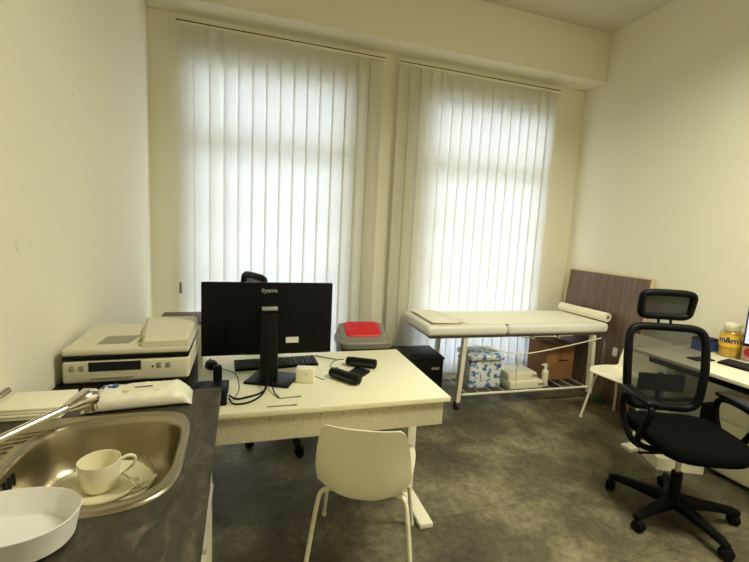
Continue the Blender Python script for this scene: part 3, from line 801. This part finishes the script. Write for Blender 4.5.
rl = thing('paper_roll', 'white roll of couch paper lying at the right end of the couch', 'paper roll', (3.352, 2.985, cz + .0525), R(3))
rp = MB(); nn_ = 28
ringsR = []
for r_, y in ((.016, 0), (.044, 0), (.044, .58), (.016, .58), (.016, 0)):
    ringsR.append([Vector((r_ * math.cos(2 * math.pi * k / nn_), y, r_ * math.sin(2 * math.pi * k / nn_))) for k in range(nn_)])
rp.loft(ringsR, False, False).build('roll', M['paper'], rl)
co_ = MB(); co_.loft([[Vector((r_ * math.cos(2 * math.pi * k / nn_), y, r_ * math.sin(2 * math.pi * k / nn_))) for k in range(nn_)] for r_, y in ((.0125, -.001), (.0162, -.001), (.0162, .581), (.0125, .581), (.0125, -.001))], False, False).build('core', M['cardboard'], rl)

# cord swagged below the couch
cd = thing('elastic_cord', 'white cord swagged below the front edge of the couch', 'cord', (1.87, 3.02, .62))
MB().tube([(0, .0, .0), (.24, -.01, -.055), (.50, -.015, -.125), (.80, -.03, -.09), (1.15, -.05, -.03), (1.40, -.06, .015)], .0055, 8, sub=3).build('cord', M['white_plastic'], cd)
MB().tube([(.50, -.015, -.125), (.502, -.018, -.16), (.505, -.018, -.30), (.52, -.015, -.42)], .003, 8, sub=1).build('hanging_wire', M['silver'], cd)
MB().box((.501, -.017, -.15), (.022, .016, .055), bev=.005).build('clip', M['white_plastic'], cd)
tg = thing('hanging_strings', 'thin grey strings hanging from the right corner of the couch', 'string', (3.28, 2.93, .63))
for dx in (-.02, .0, .024): MB().tube([(0, 0, .0), (dx * .6, -.004, -.10), (dx, -.006, -.24)], .0025, 6, sub=1).build('string', M['grey_bin'], tg)

# things on the couch shelf
SZ = .1445
pk = thing('tissue_bale', 'blue and white film-wrapped bale on the couch shelf', 'pack', (2.155, 3.27, SZ), CA)
MB().box((0, 0, .135), (.33, .28, .27), bev=.03, seg=3).build('wrapper', M['packs'], pk)
MB().box((.005, -.005, .2985), (.35, .31, .055), bev=.02, seg=3).build('top_pack', M['packs'], pk)
sc1 = thing('medical_scale', 'lower flat white scale of the two stacked on the couch shelf', 'scale', (2.56, 3.20, SZ), CA, 'stacked flat scales')
MB().box((0, 0, .036), (.36, .28, .072), bev=.008).build('body', M['white_plastic'], sc1)
MB().b(.12, .19, -.1425, -.139, .028, .05).build('display', M['printer_grey'], sc1)
sc2 = copy_tree(sc1); sc2.location = (2.53, 3.22, SZ + .0735); sc2.scale = (.85, .9, .95)
sc2['label'] = 'upper flat white scale of the two stacked on the couch shelf'
bt = thing('spray_bottle', 'slim white bottle standing beside the stacked scales', 'bottle', (2.785, 3.10, SZ))
MB().lathe([(.0, 0), (.028, 0), (.03, .004), (.03, .13), (.026, .15), (.012, .165), (.012, .185), (.0, .185)], n=28).build('body', M['white_plastic'], bt)
bh = MB().cyl((0, 0, .183), (0, 0, .215), .016, .013, 18); bh.box((-.022, 0, .208), (.05, .018, .016), bev=.004)
bh.build('nozzle', M['white_plastic'], bt)
bx = thing('cardboard_box', 'brown cardboard box on the couch shelf below the right end', 'box', (3.06, 3.36, SZ), CA)
MB().box((0, 0, .18), (.32, .30, .36), bev=.004).build('carton', M['cardboard'], bx)
MB().b(-.03, .03, -.1512, .1512, .20, .3612).build('tape_strip', M['tape'], bx)
MB().b(-.02, .10, -.1515, -.149, .19, .205).build('handle_hole', M['dark_void'], bx)

bb = thing('black_case', 'black storage case with small label beside the left couch leg', 'case', (1.43, 3.22, 0), R(-4))
MB().box((0, 0, .245), (.46, .36, .49), bev=.012).build('body', M['black'], bb)
MB().box((0, 0, .496), (.47, .37, .022), bev=.006).build('lid', M['black_satin'], bb)
MB().b(.12, .19, -.1815, -.178, .40, .42).build('label', M['grey_bin'], bb)

# ------------------------------------------------------------------ leaning table top
bd = thing('wood_board', 'brown woodgrain board with pale edges leaning against the right wall', 'board', (3.375, 3.185, .004))
ang_ = math.atan2(.118, 1.22); BH = 1.228; BW = .955
rotB = Matrix.Rotation(ang_, 4, 'Y')
def lean(o): o.rotation_euler = (0, ang_, 0); return o
lean(MB().b(0, .024, -BW / 2, BW / 2, 0, BH).build('panel', M['woodgrain'], bd, flat=True))
for y0, y1 in ((-BW / 2 - .014, -BW / 2), (BW / 2, BW / 2 + .014)):
    lean(MB().b(-.004, .026, y0, y1, 0, BH).build('edge_strip', M['beech'], bd))
lean(MB().b(-.004, .026, -BW / 2 - .014, BW / 2 + .014, BH, BH + .010).build('top_edge', M['beech'], bd))
lean(MB().b(-.0015, .001, -.285, -.235, .46, .54).build('label', M['label'], bd))

# ------------------------------------------------------------------ side desk on the right
RZ = .76
sd = thing('side_desk', 'white desk along the right wall carrying the yellow jar', 'desk', (0, 0, 0))
MB().b(2.84, XR - .004, .55, 2.275, RZ - .026, RZ, .003).build('desk_top', M['white_lam'], sd)
for y in (2.17, .80):
    lg = MB().b(3.12, 3.22, y - .03, y + .03, .03, RZ - .026, .004).build('leg', M['white_metal'], sd)
    MB().box((3.12, y, .017), (.72, .085, .032), bev=.006).build('foot', M['white_metal'], lg)
MB().b(3.14, 3.20, .85, 2.12, RZ - .066, RZ - .028).build('support_beam', M['black'], sd)
MB().b(2.92, 2.94, .62, 2.20, RZ - .085, RZ - .027).build('front_rail', M['black'], sd)
pdn = thing('drawer_unit', 'pale drawer unit standing under the side desk', 'drawer unit', (3.30, 1.56, 0))
MB().b(-.20, .20, -.26, .26, .03, .58, .004).build('body', M['white_lam'], pdn)
for z0, z1 in ((.05, .22), (.23, .40), (.41, .57)):
    d = MB().b(-.216, -.20, -.255, .255, z0, z1, .002).build('drawer', M['white_lam'], pdn)
    MB().b(-.224, -.214, -.06, .06, z1 - .03, z1 - .02, .002).build('handle', M['silver'], d)
tw = thing('computer_tower', 'small black computer case standing beside the pale drawer unit', 'computer', (3.36, 1.97, 0))
MB().b(-.10, .16, -.045, .045, .0, .40, .006).build('body', M['black'], tw)
MB().b(-.103, -.099, -.035, .035, .30, .38, .002).build('front_plate', M['black_satin'], tw)
tray = thing('plastic_tray', 'low open white tray on the floor under the side desk', 'tray', (2.93, 1.95, 0), R(-25))
tm = MB()
tm.b(-.15, .15, -.11, .11, 0, .008); tm.b(-.15, -.14, -.11, .11, .008, .085); tm.b(.14, .15, -.11, .11, .008, .085); tm.b(-.14, .14, -.11, -.10, .008, .085); tm.b(-.14, .14, .10, .11, .008, .085)
tm.build('body', M['white_plastic'], tray)

mj = thing('candy_jar', 'yellow candy jar with pale lid at the far part of the side desk', 'jar', (3.425, 1.985, RZ))
MB().lathe([(.0, .0), (.058, .0), (.066, .006), (.068, .02), (.068, .165), (.060, .185), (.048, .196), (.048, .215), (.046, .215), (.046, .197), (.058, .183), (.064, .163), (.064, .02), (.0, .004)], n=40).build('jar_body', M['jar'], mj)
MB().lathe([(.0, .006), (.061, .006), (.0625, .02), (.0625, .160), (.05, .182), (.0, .186)], n=36).build('candy_filling', M['yellow'], mj)
wr = MB(); nn2 = 40
wr.loft([[Vector((.0692 * math.cos(2 * math.pi * k / nn2), .0692 * math.sin(2 * math.pi * k / nn2), z_)) for k in range(nn2)] for z_ in (.075, .165)], False, False)
wr.build('wrapper_band', M['yellow'], mj)
MB().lathe([(.0, .214), (.052, .214), (.054, .218), (.054, .240), (.050, .246), (.0, .247)], n=40).build('lid', M['ceramic'], mj)
# lettering bent round the band
jd = math.atan2(0 - 1.985, 0 - 3.425)
def bent_text(name, body, size, m, r0, zc, thick, off):
    o = text_mesh(name, body, size, m, mj, (0, 0, 0), (0, 0, 0), thick, 0, off, .92)
    for v in o.data.vertices:
        a = jd + v.co.x / r0
        rr_ = r0 + v.co.z
        zz = v.co.y + zc
        v.co = Vector((rr_ * math.cos(a), rr_ * math.sin(a), zz))
    return o
bent_text('lettering_outline', "m&m's", .058, M['label'], .0700, .125, .0006, .0034)
bent_text('lettering', "m&m's", .058, M['brown_print'], .0712, .125, .0006, .0014)

k2 = copy_tree(kb); k2.location = (3.20, 1.640, RZ); k2.rotation_euler = (0, 0, R(-86))
k2['label'] = 'black keyboard on the side desk in front of the yellow jar'
ph = thing('mobile_phone', 'flat black phone on the side desk behind the office chair back', 'phone', (3.08, 1.95, RZ), R(-8))
MB().box((0, 0, .005), (.155, .08, .0095), bev=.004).build('body', M['black'], ph)
MB().b(-.07, .07, -.035, .035, .0095, .0102).build('screen', M['black_satin'], ph)
bc = thing('storage_box', 'small blue open box with black rim against the right wall', 'box', (3.40, 2.14, RZ), R(6))
q = MB(); q.b(-.07, .07, -.055, .055, 0, .006); q.b(-.07, -.064, -.055, .055, .006, .085); q.b(.064, .07, -.055, .055, .006, .085); q.b(-.064, .064, -.055, -.049, .006, .085); q.b(-.064, .064, .049, .055, .006, .085)
q.build('body', M['blue'], bc)
q = MB(); q.b(-.074, .074, -.059, -.049, .085, .095); q.b(-.074, .074, .049, .059, .085, .095); q.b(-.074, -.064, -.049, .049, .085, .095); q.b(.064, .074, -.049, .049, .085, .095)
q.build('rim', M['black'], bc)
MB().b(-.055, .055, -.045, .045, .01, .075).build('paper_contents', M['paper'], bc)
cb = thing('sweets_box', 'small red and pink packet beside the yellow jar', 'packet', (3.44, 1.862, RZ), R(15))
MB().box((0, 0, .055), (.05, .085, .11), bev=.004).build('carton', M['pink'], cb)
MB().cyl((-.0255, .0, .062), (-.0268, .0, .062), .032, n=24).build('red_print', M['redbox'], cb)
mr = thing('side_monitor', 'lit monitor at the right end of the picture on the side desk', 'monitor', (3.42, 1.56, RZ), R(-75))
# local: screen faces -y, x along the panel
pnl = MB().box((0, 0, .30), (.62, .025, .36), bev=.004).build('panel', M['black'], mr)
MB().b(-.300, .300, -.0140, -.0125, .140, .470).build('screen', M['screen'], pnl)
MB().box((0, .035, .14), (.05, .03, .27), bev=.005).build('stand_column', M['black_satin'], mr)
MB().box((0, .0, .006), (.24, .16, .012), bev=.004).build('stand_base', M['black_satin'], mr)
gb = thing('green_bottle', 'green bottle lying on the floor near the leaning board', 'bottle', (3.30, 2.93, .028), R(70))
MB().cyl((-.06, 0, 0), (.05, 0, 0), .027, n=18).build('body', M['green'], gb)
MB().cyl((.05, 0, 0), (.085, 0, 0), .022, .009, n=18).build('neck', M['green'], gb)

# ------------------------------------------------------------------ light
sc = bpy.context.scene
wd = bpy.data.worlds.new('overcast_sky'); sc.world = wd; wd.use_nodes = True
bg = wd.node_tree.nodes['Background']; bg.inputs[0].default_value = (0.77, 0.86, 1.0, 1); bg.inputs[1].default_value = 4.4
for x0, x1 in WIN:
    la = bpy.data.lights.new('window_portal', 'AREA'); la.shape = 'RECTANGLE'; la.size = x1 - x0; la.size_y = WZ1 - WZ0
    la.cycles.is_portal = True
    o = bpy.data.objects.new('window_portal', la); col.objects.link(o)
    o.location = ((x0 + x1) / 2, YB + T - .01, (WZ0 + WZ1) / 2); o.rotation_euler = (R(-90), 0, 0)
struct(MB().b(2.15 - .63, 2.15 + .63, .62 - .33, .62 + .33, ZT - .05, ZT - .001, .006).build('fill_lamp_housing', M['white_metal']))  # unseen housing plate, added to go with the fill lamp below it
lp = bpy.data.lights.new('ceiling_fill_lamp', 'AREA'); lp.shape = 'RECTANGLE'; lp.size = 1.2; lp.size_y = .6; lp.energy = 84; lp.color = (1, .965, .78); lp.spread = R(150)  # warm fill out of view, added to brighten walls and camera-facing sides
o = bpy.data.objects.new('ceiling_fill_lamp', lp); col.objects.link(o); o.location = (2.15, .62, ZT - .056)

# ------------------------------------------------------------------ camera
f_, yaw, pitch, roll, HC = 409.8, .3159, .1245, .0496, 1.5546
cd_ = bpy.data.cameras.new('camera'); cam = bpy.data.objects.new('camera', cd_); col.objects.link(cam); sc.camera = cam
cd_.sensor_fit = 'HORIZONTAL'; cd_.sensor_width = 36; cd_.lens = 36 * f_ / 749; cd_.clip_start = .02
fw = Vector((math.sin(yaw) * math.cos(pitch), math.cos(yaw) * math.cos(pitch), -math.sin(pitch)))
rt = Vector((math.cos(yaw), -math.sin(yaw), 0)); up = rt.cross(fw)
r2 = rt * math.cos(roll) + up * math.sin(roll); u2 = -rt * math.sin(roll) + up * math.cos(roll)
mw = Matrix((r2, u2, -fw)).transposed().to_4x4(); mw.translation = (0, 0, HC)
cam.matrix_world = mw

sc.view_settings.view_transform = 'Standard'; sc.view_settings.look = 'None'
sc.view_settings.gamma = 1; sc.view_settings.use_curve_mapping = False; sc.view_settings.exposure = 0.28
sc.cycles.max_bounces = 12; sc.cycles.diffuse_bounces = 8; sc.cycles.transparent_max_bounces = 16
